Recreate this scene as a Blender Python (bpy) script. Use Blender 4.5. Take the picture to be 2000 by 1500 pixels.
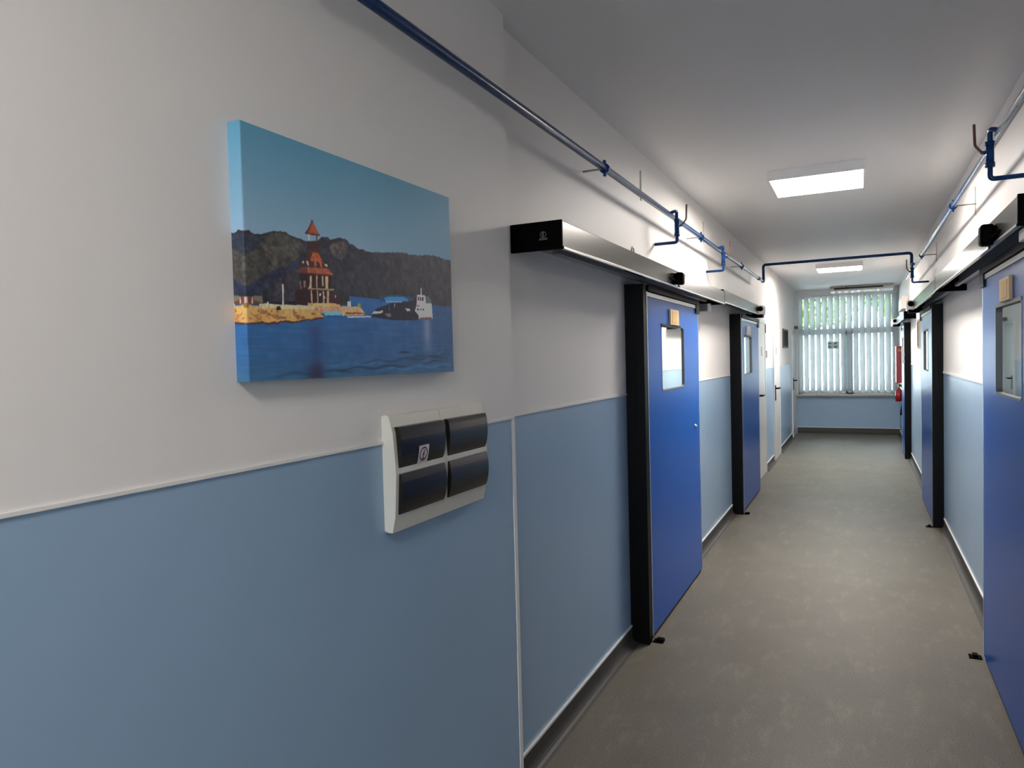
import bpy, bmesh, math, random
import numpy as np
from mathutils import Vector, Matrix
random.seed(7)
for o in list(bpy.data.objects): bpy.data.objects.remove(o)
SC = bpy.context.scene
COL = SC.collection

# ---------------------------------------------------------------- camera
EYE = 1.65
F, YAW, PITCH, ROLL = 1382.9, 0.458166, -0.0336746, -0.0261827
cam = bpy.data.cameras.new('camera'); cam.sensor_fit = 'HORIZONTAL'; cam.sensor_width = 36
cam.lens = F / 2000 * 36; cam.clip_start = 0.02; cam.clip_end = 300
camo = bpy.data.objects.new('camera', cam); COL.objects.link(camo)
f = Vector((-math.sin(YAW) * math.cos(PITCH), math.cos(YAW) * math.cos(PITCH), math.sin(PITCH)))
r = Vector((math.cos(YAW), math.sin(YAW), 0)); u = r.cross(f)
r2 = r * math.cos(ROLL) + u * math.sin(ROLL); u2 = -r * math.sin(ROLL) + u * math.cos(ROLL)
camo.matrix_world = Matrix(((r2.x, u2.x, -f.x, 0), (r2.y, u2.y, -f.y, 0), (r2.z, u2.z, -f.z, EYE), (0, 0, 0, 1)))
SC.camera = camo

# ---------------------------------------------------------------- world, exposure
W = bpy.data.worlds.new('daylight'); SC.world = W; W.use_nodes = True
bg = W.node_tree.nodes['Background']; bg.inputs[0].default_value = (0.80, 0.90, 1.0, 1); bg.inputs[1].default_value = 26
LAMP = 78           # strength of the lit ceiling panels in view
LAMP_NEAR = 29      # the panel above and behind the camera, and the fill panel added farther back
SC.view_settings.view_transform = 'Standard'; SC.view_settings.look = 'None'
SC.view_settings.gamma = 1; SC.view_settings.use_curve_mapping = False
SC.view_settings.exposure = 0.0

# ---------------------------------------------------------------- room constants (metres)
XL, XN, XR = -1.2045, -1.155, 0.6765      # left wall, its thicker near stretch, right wall
YN, YE, YB = 2.348, 15.70, -8.0           # end of near stretch, end wall, wall behind the camera
H, DADO, BASE = 2.905, 1.437, 0.092

# ---------------------------------------------------------------- materials
def srgb(c):
    return tuple((x / 12.92 if x <= .04045 else ((x + .055) / 1.055) ** 2.4) for x in [v / 255 for v in c])
MATS = {}
def mat(name, col, rough=.5, metal=0., spec=.5, emit=None, estr=0., noise=0., nscale=8., bump=0., bscale=60., trans=0., coat=0., ior=1.5):
    if name in MATS: return MATS[name]
    m = bpy.data.materials.new(name); m.use_nodes = True; nt = m.node_tree; b = nt.nodes['Principled BSDF']
    c = (*col, 1)
    b.inputs['Base Color'].default_value = c
    b.inputs['Roughness'].default_value = rough; b.inputs['Metallic'].default_value = metal
    b.inputs['Specular IOR Level'].default_value = spec
    b.inputs['Coat Weight'].default_value = coat
    b.inputs['IOR'].default_value = ior
    if trans: b.inputs['Transmission Weight'].default_value = trans
    if emit: b.inputs['Emission Color'].default_value = (*emit, 1); b.inputs['Emission Strength'].default_value = estr
    tc = nt.nodes.new('ShaderNodeTexCoord')
    if noise:
        n = nt.nodes.new('ShaderNodeTexNoise'); n.inputs['Scale'].default_value = nscale; n.inputs['Detail'].default_value = 4
        rp = nt.nodes.new('ShaderNodeMapRange'); rp.inputs['To Min'].default_value = 1 - noise; rp.inputs['To Max'].default_value = 1 + noise
        mx = nt.nodes.new('ShaderNodeMix'); mx.data_type = 'RGBA'; mx.blend_type = 'MULTIPLY'; mx.inputs[0].default_value = 1
        mx.inputs[6].default_value = c
        nt.links.new(tc.outputs['Object'], n.inputs['Vector']); nt.links.new(n.outputs['Fac'], rp.inputs['Value'])
        nt.links.new(rp.outputs[0], mx.inputs[7]); nt.links.new(mx.outputs[2], b.inputs['Base Color'])
    if bump:
        n = nt.nodes.new('ShaderNodeTexNoise'); n.inputs['Scale'].default_value = bscale; n.inputs['Detail'].default_value = 3
        bp = nt.nodes.new('ShaderNodeBump'); bp.inputs['Strength'].default_value = bump; bp.inputs['Distance'].default_value = .01
        nt.links.new(tc.outputs['Object'], n.inputs['Vector']); nt.links.new(n.outputs['Fac'], bp.inputs['Height'])
        nt.links.new(bp.outputs[0], b.inputs['Normal'])
    MATS[name] = m
    return m
WHITE = mat('wall_paint_white', (.82, .795, .765), rough=.52, spec=.3, bump=.05, bscale=3, noise=.01, nscale=2)
BLUE = mat('dado_paint_blue', (.295, .425, .57), rough=.30, bump=.04, bscale=3, noise=.02, nscale=2)
CEIL = mat('ceiling_paint', (.78, .765, .755), rough=.5, bump=.06, bscale=2)
TRIM = mat('trim_white', (.78, .78, .76), rough=.4)
BASEM = mat('cove_vinyl', (.062, .057, .050), rough=.5, spec=.25, noise=.12, nscale=90)
LEAF = mat('laminate_blue', (.008, .090, .40), rough=.28, spec=.3, ior=1.28, bump=.02, bscale=4)
BLACK = mat('black_powder_coat', (.002, .002, .0025), rough=.4, spec=.1)
BLACKP = mat('black_plastic', (.0015, .0015, .002), rough=.5, spec=.05, ior=1.3)
ALU = mat('brushed_aluminium', (.21, .205, .195), rough=.20, metal=1)
SILVER = mat('silver_strip', (.62, .63, .63), rough=.3, metal=.8)
GASKET = mat('grey_gasket', (.13, .14, .15), rough=.5)
MIRROR = mat('reflective_pane', (.80, .84, .84), rough=.02, metal=1)
PIPE = mat('blue_pipe_paint', (.008, .040, .140), rough=.22, spec=.25, ior=1.35)
LEVER = mat('brown_lever', (.16, .07, .05), rough=.5)
HOUSE = mat('cream_plastic', (.66, .64, .57), rough=.35)
SMOKE = mat('smoked_plastic', (.012, .010, .008), rough=.22, spec=.4)
GOLD = mat('tan_plate', (.70, .50, .28), rough=.6, spec=.15, noise=.08, nscale=20)
GOLDD = mat('tan_plate_face', (.62, .42, .19), rough=.6, spec=.15)
DARKW = mat('dark_wood', (.05, .035, .028), rough=.5)
LAMPBODY = mat('lamp_body_white', (.75, .73, .71), rough=.4)
DIFF = mat('lit_diffuser', (.9, .9, .9), emit=(1, .925, .85), estr=LAMP)
DIFFN = mat('lit_diffuser_near', (.9, .9, .9), emit=(1, .92, .85), estr=LAMP_NEAR)
DOORW = mat('door_laminate_white', (.66, .67, .64), rough=.3)
PVC = mat('window_pvc', (.42, .50, .56), rough=.35)
STONE = mat('sill_stone', (.42, .36, .31), rough=.3, noise=.25, nscale=30)
ACW = mat('appliance_white', (.62, .55, .50), rough=.4)
RED = mat('red_enamel', (.30, .008, .012), rough=.3)
TEAL = mat('teal_print', (.02, .30, .26), rough=.5)
PLATE_GLARE = mat('plate_glare_pale', (.62, .60, .56), rough=.4)  # glare on the second left door's plate, painted into its colour
GREYD = mat('dark_grey_print', (.05, .045, .04), rough=.5)

def blind_mat():
    m = bpy.data.materials.new('blind_fabric'); m.use_nodes = True; nt = m.node_tree; nt.nodes.clear()
    o = nt.nodes.new('ShaderNodeOutputMaterial'); d = nt.nodes.new('ShaderNodeBsdfDiffuse'); t = nt.nodes.new('ShaderNodeBsdfTranslucent')
    mx = nt.nodes.new('ShaderNodeMixShader'); mx.inputs[0].default_value = .16
    d.inputs[0].default_value = (.62, .64, .64, 1); t.inputs[0].default_value = (.62, .66, .66, 1)
    nt.links.new(d.outputs[0], mx.inputs[1]); nt.links.new(t.outputs[0], mx.inputs[2]); nt.links.new(mx.outputs[0], o.inputs[0])
    return m
BLIND = blind_mat()
def glass_mat():
    m = bpy.data.materials.new('window_glass'); m.use_nodes = True; nt = m.node_tree; nt.nodes.clear()
    o = nt.nodes.new('ShaderNodeOutputMaterial'); g = nt.nodes.new('ShaderNodeBsdfGlossy'); g.inputs['Roughness'].default_value = .02
    t = nt.nodes.new('ShaderNodeBsdfTransparent'); t.inputs[0].default_value = (.93, .96, .95, 1)
    fr = nt.nodes.new('ShaderNodeFresnel'); mx = nt.nodes.new('ShaderNodeMixShader')
    nt.links.new(fr.outputs[0], mx.inputs[0]); nt.links.new(t.outputs[0], mx.inputs[1]); nt.links.new(g.outputs[0], mx.inputs[2])
    nt.links.new(mx.outputs[0], o.inputs[0]); return m
GLASS = glass_mat()
def floor_mat():
    m = bpy.data.materials.new('speckled_vinyl'); m.use_nodes = True; nt = m.node_tree; b = nt.nodes['Principled BSDF']; L = nt.links.new
    tc = nt.nodes.new('ShaderNodeTexCoord')
    def noise(s, d=3, r=.6):
        n = nt.nodes.new('ShaderNodeTexNoise'); n.inputs['Scale'].default_value = s; n.inputs['Detail'].default_value = d
        n.inputs['Roughness'].default_value = r; L(tc.outputs['Object'], n.inputs['Vector']); return n
    def ramp(n, a, c1, bb, c2):
        k = nt.nodes.new('ShaderNodeValToRGB'); k.color_ramp.elements[0].position = a; k.color_ramp.elements[0].color = (*c1, 1)
        k.color_ramp.elements[1].position = bb; k.color_ramp.elements[1].color = (*c2, 1); L(n.outputs['Fac'], k.inputs[0]); return k
    fine = ramp(noise(240), .38, (.072, .064, .050), .62, (.200, .180, .144))
    big = ramp(noise(2.2, 5), .3, (.90, .90, .90), .7, (1.1, 1.1, 1.1))
    pale_patch_n = noise(7, 6, .75)
    mp = nt.nodes.new('ShaderNodeMapping'); mp.inputs['Scale'].default_value = (1.6, .55, 1); L(tc.outputs['Object'], mp.inputs[0]); L(mp.outputs[0], pale_patch_n.inputs['Vector'])
    pale_patch = ramp(pale_patch_n, .52, (1, 1, 1), .66, (1.28, 1.26, 1.22))  # paler patches, stretched along the corridor
    m1 = nt.nodes.new('ShaderNodeMix'); m1.data_type = 'RGBA'; m1.blend_type = 'MULTIPLY'; m1.inputs[0].default_value = 1
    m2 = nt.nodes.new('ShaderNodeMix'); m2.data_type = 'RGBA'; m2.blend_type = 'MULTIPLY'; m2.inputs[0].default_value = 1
    L(fine.outputs[0], m1.inputs[6]); L(big.outputs[0], m1.inputs[7]); L(m1.outputs[2], m2.inputs[6]); L(pale_patch.outputs[0], m2.inputs[7])
    L(m2.outputs[2], b.inputs['Base Color'])
    b.inputs['Roughness'].default_value = .48; b.inputs['Specular IOR Level'].default_value = .25
    bp = nt.nodes.new('ShaderNodeBump'); bp.inputs['Strength'].default_value = .12; bp.inputs['Distance'].default_value = .004
    L(noise(90).outputs['Fac'], bp.inputs['Height']); L(bp.outputs[0], b.inputs['Normal'])
    return m
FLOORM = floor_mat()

# ---------------------------------------------------------------- mesh helpers
class MB:
    def __init__(s): s.bm = bmesh.new()
    def box(s, x0, x1, y0, y1, z0, z1, bevel=0., seg=2, mi=0):
        t = bmesh.new(); bmesh.ops.create_cube(t, size=1)
        for v in t.verts:
            v.co = Vector(((x0 + x1) / 2 + v.co.x * abs(x1 - x0), (y0 + y1) / 2 + v.co.y * abs(y1 - y0), (z0 + z1) / 2 + v.co.z * abs(z1 - z0)))
        if bevel: bmesh.ops.bevel(t, geom=list(t.edges), offset=bevel, segments=seg, profile=.5, affect='EDGES')
        return s._merge(t, mi)
    def _merge(s, t, mi=0):
        me = bpy.data.meshes.new('t'); 
        for fc in t.faces: fc.material_index = mi
        t.to_mesh(me); t.free(); s.bm.from_mesh(me); bpy.data.meshes.remove(me); return s
    def cyl(s, p, q, rad, n=16, rad2=None, mi=0):
        p = Vector(p); q = Vector(q); d = q - p; t = bmesh.new()
        bmesh.ops.create_cone(t, cap_ends=True, segments=n, radius1=rad, radius2=rad if rad2 is None else rad2, depth=d.length)
        rot = Vector((0, 0, 1)).rotation_difference(d.normalized()).to_matrix().to_4x4()
        bmesh.ops.transform(t, matrix=Matrix.Translation((p + q) / 2) @ rot, verts=t.verts)
        for fc in t.faces: fc.smooth = len(fc.verts) == 4
        return s._merge(t, mi)
    def tube(s, pts, rad, n=16, bend=.02, k=5):
        P = [Vector(p) for p in pts]; path = [P[0]]
        for i in range(1, len(P) - 1):
            a, b, c = P[i - 1], P[i], P[i + 1]; bb = min(bend, (a - b).length * .45, (c - b).length * .45)
            s0 = b + (a - b).normalized() * bb; s1 = b + (c - b).normalized() * bb
            for j in range(k + 1):
                w = j / k; path.append(s0 * (1 - w) ** 2 + b * 2 * w * (1 - w) + s1 * w * w)
        path.append(P[-1])
        rings = []; up = None
        for i, p in enumerate(path):
            d = ((path[i + 1] if i + 1 < len(path) else p) - (path[i - 1] if i else p)).normalized()
            if up is None: up = d.orthogonal().normalized()
            up = (up - d * up.dot(d)).normalized(); w = d.cross(up)
            rings.append([s.bm.verts.new(p + (up * math.cos(2 * math.pi * j / n) + w * math.sin(2 * math.pi * j / n)) * rad) for j in range(n)])
        for a, b in zip(rings, rings[1:]):
            for j in range(n):
                fc = s.bm.faces.new((a[j], a[(j + 1) % n], b[(j + 1) % n], b[j])); fc.smooth = True
        s.bm.faces.new(rings[0][::-1]); s.bm.faces.new(rings[-1]); return s
    def prism(s, prof, axis, a, b, smooth=False, mi=0):
        """closed profile of 2D points extruded along an axis; profile is (x,z) for axis y, (y,z) for axis x, (x,y) for axis z"""
        def pt(p, t): return {'y': (p[0], t, p[1]), 'x': (t, p[0], p[1]), 'z': (p[0], p[1], t)}[axis]
        t = bmesh.new()
        A = [t.verts.new(pt(p, a)) for p in prof]; B = [t.verts.new(pt(p, b)) for p in prof]; n = len(prof)
        for i in range(n):
            fc = t.faces.new((A[i], A[(i + 1) % n], B[(i + 1) % n], B[i])); fc.smooth = smooth
        t.faces.new(A[::-1]); t.faces.new(B)
        bmesh.ops.recalc_face_normals(t, faces=t.faces)
        return s._merge(t, mi)
    def quad(s, *pts, mi=0):
        fc = s.bm.faces.new([s.bm.verts.new(p) for p in pts]); fc.material_index = mi; return s
    def build(s, name, m, parent=None, origin=(0, 0, 0), recalc=True):
        if recalc: bmesh.ops.recalc_face_normals(s.bm, faces=s.bm.faces)
        o = Vector(origin)
        if parent is not None: o = Vector(parent.get('_o', (0, 0, 0)))
        bmesh.ops.translate(s.bm, verts=s.bm.verts, vec=-o)
        me = bpy.data.meshes.new(name); s.bm.to_mesh(me); s.bm.free()
        for k in (m if isinstance(m, (list, tuple)) else [m]): me.materials.append(k)
        ob = bpy.data.objects.new(name, me); COL.objects.link(ob)
        if parent is not None:
            ob.parent = parent; ob['_o'] = tuple(o)
        else:
            ob.location = o; ob['_o'] = tuple(o)
        return ob
def tag(o, label=None, cat=None, group=None, kind=None):
    if label: o['label'] = label
    if cat: o['category'] = cat
    if group: o['group'] = group
    if kind: o['kind'] = kind
    return o
def thing(name, loc, label, cat, group=None, kind=None):
    o = bpy.data.objects.new(name, None); o.empty_display_size = .1; COL.objects.link(o); o.location = loc; o['_o'] = tuple(loc)
    return tag(o, label, cat, group, kind)
def copy_tree(o, parent=None):
    c = o.copy(); COL.objects.link(c); c.parent = parent
    for ch in list(o.children): copy_tree(ch, c)
    return c

# ---------------------------------------------------------------- shell
S = 'structure'
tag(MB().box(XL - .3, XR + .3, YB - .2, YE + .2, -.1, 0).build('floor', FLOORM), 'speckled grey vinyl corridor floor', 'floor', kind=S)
tag(MB().box(XL - .3, XR + .3, YB - .2, YE + .2, H, H + .1).build('ceiling', CEIL), 'plain white painted corridor ceiling', 'ceiling', kind=S)
def wall(name, x0, x1, y0, y1, label):
    m = MB().box(x0, x1, y0, y1, 0, DADO, mi=1).box(x0, x1, y0, y1, DADO, H, mi=0)
    return tag(m.build(name, [WHITE, BLUE]), label, 'wall', kind=S)
wall('wall_left', XL - .2, XL, YN, YE, 'white and light blue left corridor wall beyond the step, carrying sliding doors')
wall('wall_left_near', XL - .2, XN, YB, YN, 'white and light blue left wall nearest the camera, standing slightly forward')
wall('wall_right', XR, XR + .2, YB, YE, 'white and light blue right corridor wall')
m = MB().box(XL - .2, XR + .2, YB - .2, YB, 0, .9, mi=1).box(XL - .2, -1.0, YB - .2, YB, .9, 2.6).box(.5, XR + .2, YB - .2, YB, .9, 2.6).box(XL - .2, XR + .2, YB - .2, YB, 2.6, H)  # unseen opening above the blue, added to let in fill daylight
tag(m.build('wall_back', [WHITE, BLUE]), 'end wall behind the camera, with an opening added for fill daylight', 'wall', kind=S)
WX0, WX1, WZ0, WZ1 = -1.16, .63, .80, 2.80
m = MB().box(XL, XR, YE, YE + .2, 0, WZ0, mi=1)
m.box(XL, WX0, YE, YE + .2, WZ0, WZ1).box(WX1, XR, YE, YE + .2, WZ0, WZ1).box(XL, XR, YE, YE + .2, WZ1, H)
tag(m.build('wall_end', [WHITE, BLUE]), 'end wall of the corridor, blue below the wide window', 'wall', kind=S)

# cove skirting: flooring turned up the wall with a white cap profile
def cove(x, side, y0, y1, nm, lab):
    s = side; pr = [(x, 0), (x, BASE)]; pr += [(x + s * .006, BASE), (x + s * .006, .045)]
    for k in range(1, 6):
        a = math.pi / 2 * k / 5; pr.append((x + s * (.006 + .04 * (1 - math.cos(a))), .045 - .042 * math.sin(a)))
    pr.append((x + s * .05, 0))
    o = MB().prism(pr, 'y', y0, y1).build(nm, BASEM); tag(o, lab, 'skirting', kind=S)
    MB().box(x, x + s * .009, y0, y1, BASE, BASE + .010).build('cap_strip', TRIM, o)
cove(XN, 1, YB, YN, 'baseboard_left_near', 'dark vinyl cove skirting of the near left wall')
for i, (a, b) in enumerate([(YN, 3.94), (5.45, 7.50), (8.97, 9.40), (10.42, 11.42), (12.38, 14.68)]):
    cove(XL, 1, a, b, 'baseboard_left', 'dark cove skirting along the left wall, stretch %s' % ['before the first blue door', 'between the two blue doors', 'just past the second blue door', 'between the first two white doors', 'under the dark framed picture'][i])
for i, (a, b) in enumerate([(YB, 2.9), (4.44, 7.50), (8.97, 12.15), (12.97, YE)]):
    cove(XR, -1, a, b, 'baseboard_right', 'dark cove skirting along the right wall, stretch %s' % ['behind the camera', 'after the nearest blue door', 'after the second blue door', 'by the end window'][i])
o = MB().prism([(YE, 0), (YE, BASE + .02), (YE - .006, BASE + .02), (YE - .008, .03), (YE - .03, .006), (YE - .04, 0)], 'x', XL, XR).build('baseboard_end', BASEM)
tag(o, 'dark vinyl cove skirting under the end window', 'skirting', kind=S)
MB().box(XL, XR, YE - .009, YE, BASE + .02, BASE + .03).build('cap_strip', TRIM, o)
# dado capping strips
def strip(x, side, y0, y1, nm, lab, w=.009, t=.005):
    tag(MB().box(x, x + side * t, y0, y1, DADO - w / 2, DADO + w / 2).build(nm, TRIM), lab, 'trim', kind=S)
strip(XN, 1, YB, YN, 'trim_1', 'thin white strip capping the blue dado of the near left wall', w=.007)
strip(XL, 1, YN, 3.93, 'trim_2', 'thin white strip capping the blue dado before the first left blue door')
strip(XL, 1, 5.46, 7.50, 'trim_3', 'thin white strip capping the blue dado between the left blue doors')
strip(XL, 1, 10.42, 11.42, 'trim_4', 'thin white strip capping the blue dado between the first two white doors')
strip(XL, 1, 12.38, 14.68, 'trim_5', 'thin white strip capping the blue dado under the dark framed picture')
strip(XR, -1, 4.44, 7.50, 'trim_6', 'white strip capping the blue dado between the right blue doors', w=.018, t=.008)
strip(XR, -1, 8.97, 12.1, 'trim_7', 'white strip capping the blue dado past the second right blue door', w=.018, t=.008)
m = MB().box(XN, XN + .003, YN - .022, YN, 0.0, DADO).box(XN - .02, XN + .003, YN, YN + .003, 0.0, DADO)
tag(m.build('trim_8', TRIM), 'white corner protector on the edge of the near left wall', 'trim', kind=S)

# ---------------------------------------------------------------- ceiling panels
def panel(yc, dm, label, xc=-.265):
    t = thing('ceiling_light', (xc, yc, H), label, 'ceiling light')
    a = .305; z0 = H - .065
    m = MB()
    for (p, q, rr, ss) in ((xc - a, xc + a, yc - a, yc - a + .014), (xc - a, xc + a, yc + a - .014, yc + a), (xc - a, xc - a + .014, yc - a + .014, yc + a - .014), (xc + a - .014, xc + a, yc - a + .014, yc + a - .014)):
        m.box(p, q, rr, ss, z0, H)
    m.build('frame', LAMPBODY, t)
    MB().box(xc - a + .014, xc + a - .014, yc - a + .014, yc + a - .014, z0 + .004, z0 + .012).build('diffuser', dm, t)
panel(5.53, DIFF, 'square surface mounted LED panel nearer the camera, lit, between the blue doors')
panel(11.38, DIFF, 'lit square LED panel farther down the corridor, beyond the crossing pipe')
panel(-.55, DIFFN, 'lit square LED panel on the ceiling just behind the camera')
panel(-6.3, DIFFN, 'unseen LED panel added farthest behind the camera for fill light')  # out of view, added to brighten the near walls

# ---------------------------------------------------------------- blue sliding doors
def rounded_rect(cy, cz, w, h, rad, n=5):
    out = []
    for (sx, sz, a0) in ((1, 1, 0), (-1, 1, 90), (-1, -1, 180), (1, -1, 270)):
        for k in range(n + 1):
            a = math.radians(a0 + 90 * k / n)
            out.append((cy + sx * (w / 2 - rad) + rad * math.cos(a), cz + sz * (h / 2 - rad) + rad * math.sin(a)))
    return out
def sliding_door(name, side, xw, y0, y1, label, wy0, wy1, lock=True, plate=True, pale=False, deep=.105, tilt=0):
    """side=+1 for the left wall (faces +x), -1 for the right wall; xw wall face; leaf from y0 to y1"""
    s = side; xo = xw + s * deep; xi = xo - s * .042
    t = thing(name, (xw, (y0 + y1) / 2, 0), label, 'sliding door', kind=S)
    zt = 1.995; wz0, wz1 = 1.436, 1.842
    # leaf built as a frame of slabs round the pane opening
    m = MB()
    m.box(xi, xo, y0 + .012, wy0, .025, zt).box(xi, xo, wy1, y1 - .008, .025, zt).box(xi, xo, wy0, wy1, .025, wz0).box(xi, xo, wy0, wy1, wz1, zt)
    leaf = m.build('leaf', LEAF, t)
    m = MB(); m.box(xi - s * .001, xo + s * .003, y0, y0 + .013, .025, zt + .03).box(xi - s * .001, xo + s * .002, y1 - .008, y1, .025, zt + .03)
    tag(m.build('edge_profile', SILVER, t), 'silver edge profile')
    # gasket ring and mirror like pane
    out = rounded_rect((wy0 + wy1) / 2, (wz0 + wz1) / 2, wy1 - wy0 + .008, wz1 - wz0 + .008, .03)
    inn = rounded_rect((wy0 + wy1) / 2, (wz0 + wz1) / 2, wy1 - wy0 - .008, wz1 - wz0 - .008, .026)
    m = MB(); n = len(out); bm = m.bm
    rings = [[bm.verts.new((x, p[0], p[1])) for p in ring] for x, ring in ((xo - s * .022, out), (xo + s * .0015, out), (xo + s * .0015, inn), (xo - s * .022, inn))]
    for a, b in zip(rings, rings[1:]):
        for i in range(n): bm.faces.new((a[i], a[(i + 1) % n], b[(i + 1) % n], b[i]))
    fr = m.build('window_frame', GASKET, t)
    k = math.tan(math.radians(tilt)) * (wy1 - wy0) / 2; a, b = wy0 + .002, wy1 - .002; xm = xo - s * .012
    MB().prism([(xm - s * k, a), (xm + s * k, b), (xm + s * k - s * .005, b), (xm - s * k - s * .005, a)], 'z', wz0 + .002, wz1 - .002).build('pane', MIRROR, t)
    MB().box(xo - s * .012, xo + s * .004, wy0 - .004, wy1 - (.1 if s > 0 else 0), wz1 - .008, wz1 + .008).build('recess_shade', BLACK if s > 0 else GASKET, fr)  # recess shade above the pane drawn as a dark strip, black on the left
    # black strip painting the gap shadow under the leaf, top hanger strip
    MB().box(xi + s * .006, xo - s * .004, y0 + .02, y1 - .02, .006, .03).build('gap_shade', BLACK, t)
    ya, yb = y0 + .23, y1 - .15
    m = MB().box(xi, xo + s * .004, y0 + .013, y1 - .008, zt + .002, zt + .026)
    m.build('hanger_rail', SILVER, t)
    MB().box(xi, xo + s * .012, y0 + .013, y1 + .01, zt + .032, 2.062).box(xi, xo + s * .010, y1 - .10, y1 + .012, zt - .035, zt + .032).build('track', BLACK, t)
    # black upright channel at the near side of the leaf
    jo = xo + s * .004
    MB().box(xw, jo - s * .05, y0 - .075, y0 - .004, 0, 2.062).box(jo - s * .055, jo, y0 - .075, y0 - .018, 0, 2.062, bevel=.002).build('upright', BLACK, t)
    if lock:
        m = MB().cyl((xo, y1 - .17, 1.13), (xo + s * .006, y1 - .17, 1.13), .016).cyl((xo + s * .006, y1 - .17, 1.13), (xo + s * .014, y1 - .17, 1.13), .009)
        tag(m.build('lock', SILVER, t), 'small round silver lock')
    if plate:
        py = (wy0 + wy1) / 2; 
        p = MB().box(xo, xo + s * .014, py - .115, py + .115, wz1 + .008, wz1 + .108, bevel=.003).build('number_plate', PLATE_GLARE if pale else GOLD, t)
        if not pale: MB().box(xo + s * .014, xo + s * .016, py - .075, py + .06, wz1 + .02, wz1 + .096).build('plate_face', GOLDD, p)
    return t
sliding_door('door_1', 1, XL, 3.992, 5.43, 'nearer blue sliding door on the left wall, with black upright and small mirror pane', 4.325, 4.94, tilt=.8)
sliding_door('door_2', 1, XL, 7.59, 8.95, 'second blue sliding door on the left wall, just before the crossing pipe', 7.78, 8.36, pale=True, lock=False)
sliding_door('door_3', -1, XR, 2.96, 4.405, 'nearest blue sliding door on the right wall, cut by the picture edge', 3.40, 4.0, lock=False)
sliding_door('door_4', -1, XR, 7.61, 8.93, 'second blue sliding door on the right wall, behind its black upright', 8.0, 8.55, lock=False, plate=False, deep=.085)
sliding_door('door_5', -1, XR, 12.25, 12.95, 'farthest blue sliding door on the right wall, beside the red fire cabinet', 12.45, 12.75, lock=False, plate=False, deep=.085)

def operator(side, xw, xo, y0, y1, z0, z1, label, capped=True, sensor=None, badge=False, lit=False, eyelet=None):
    s = side
    t = thing('door_operator', (xw, (y0 + y1) / 2, z0), label, 'door operator', 'aluminium operator housings above the blue doors')
    e = s * .0035
    lip = [(xw, z1), (xo - s * .008, z1), (xo, z1 - .006), (xo, z0 + .012), (xo + s * .003, z0 + .009), (xo + s * .003, z0), (xo - s * .012, z0), (xo - s * .012, z0 + .003), (xo - s * .003, z0 + .006), (xo - s * .003, z1 - .008), (xw, z1 - .004)]
    h = MB().prism(lip, 'y', y0 + .012, y1 - .012).build('housing', ALU, t)
    MB().box(xo + s * .0005, xo + s * .0042, y0 + .012, y1 - .012, z0, z0 + .009).build('lower_lip', SILVER, h)
    MB().box(xw, xw + s * .05, y0 + .3, y1 - .02, z0 + .045, z1 - .004).box(xw + s * .05, xw + s * .075, y0 + .3, y1 - .02, z0 + .03, z0 + .05).build('running_rail', mat('rail_grey', (.34, .33, .34), rough=.5, metal=.2), t)
    c = MB().box(xw, xo + s * .001, y0, y0 + .012, z0, z1, bevel=.002).build('end_cap', BLACKP, t)
    MB().box(xw, xo + s * .001, y1 - .012, y1, z0, z1, bevel=.002).build('end_cap', BLACKP, t)
    if badge:   # small grey moulded emblem: a ringed upright over a bar of lettering
        cx, cz, y = (xw + xo) / 2 + .034 - .002, (z0 + z1) / 2 + .004, y0
        g = mat('emblem_grey', (.06, .06, .06), rough=.5); m = MB(); n = 24
        bm = m.bm
        for k in range(n):
            a0, a1 = 2 * math.pi * k / n, 2 * math.pi * (k + 1) / n
            if .70 < (k + .5) / n < .80: continue
            m.quad(*[(cx + rr * 1.05 * math.cos(a), y - .0006, cz + rr * math.sin(a)) for rr, a in ((.0125, a0), (.0125, a1), (.0095, a1), (.0095, a0))])
        m.box(cx - .0045, cx + .0025, y - .001, y, cz - .012, cz + .011)
        m.box(cx - .017, cx + .017, y - .001, y, cz - .020, cz - .013)
        m.build('emblem', g, c)
    if eyelet:
        m = MB(); pts = [(xo - s * .012, eyelet + .018 * math.cos(k * math.pi / 8), z1 + .006 + .018 * math.sin(k * math.pi / 8)) for k in range(-1, 10)]
        m.tube(pts, .004, n=8, bend=.003, k=1).build('cable_loop', TRIM, t)
    if sensor:
        sy, sz, big = sensor; w = .030 * big
        m = MB().box(xo - s * .001, xo + s * .05, sy - w, sy + w, sz - .036 * big, sz + .038 * big, bevel=.014, seg=3)
        sn = m.build('motion_sensor', BLACKP, t)
        MB().tube([(xo + s * .012, sy - w * .5, sz - .01), (xo + s * .012, sy - w - .04, sz - .012), (xo + s * .002, sy - w - .13, sz - .004)], .0035, n=8, bend=.03).build('cable', BLACKP, sn)
        MB().tube([(xo + s * .02, sy + w * .4, sz - .015), (xo + s * .012, sy + w * .6, sz - .038), (xo + s * .004, sy + w + .05, sz - .040)], .0045, n=8, bend=.02).build('mounting_arm', BLACKP, sn)
    if lit:
        yy = y1 - .5
        hb = MB().box(xo - s * .002, xo + s * .05, yy, yy + .2, z0 + .005, z1 - .005, bevel=.006).build('sensor_housing', LAMPBODY, t)
        MB().cyl((xo + s * .02, yy - .012, (z0 + z1) / 2 + .01), (xo + s * .02, yy + .004, (z0 + z1) / 2 + .01), .028).build('sensor_eye', BLACKP, hb)
        MB().box(xo - s * .06, xo + s * .04, yy + .01, yy + .16, z0 - .028, z0 + .004, bevel=.004).build('sensor_foot', BLACKP, hb)
    return t
operator(1, XL, -.992, 2.46, 5.98, 2.06, 2.168, 'operator housing above the nearer left blue door, its black cap bearing a small emblem', sensor=(4.27, 2.110, 1.0), badge=True, eyelet=3.42)
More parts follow.
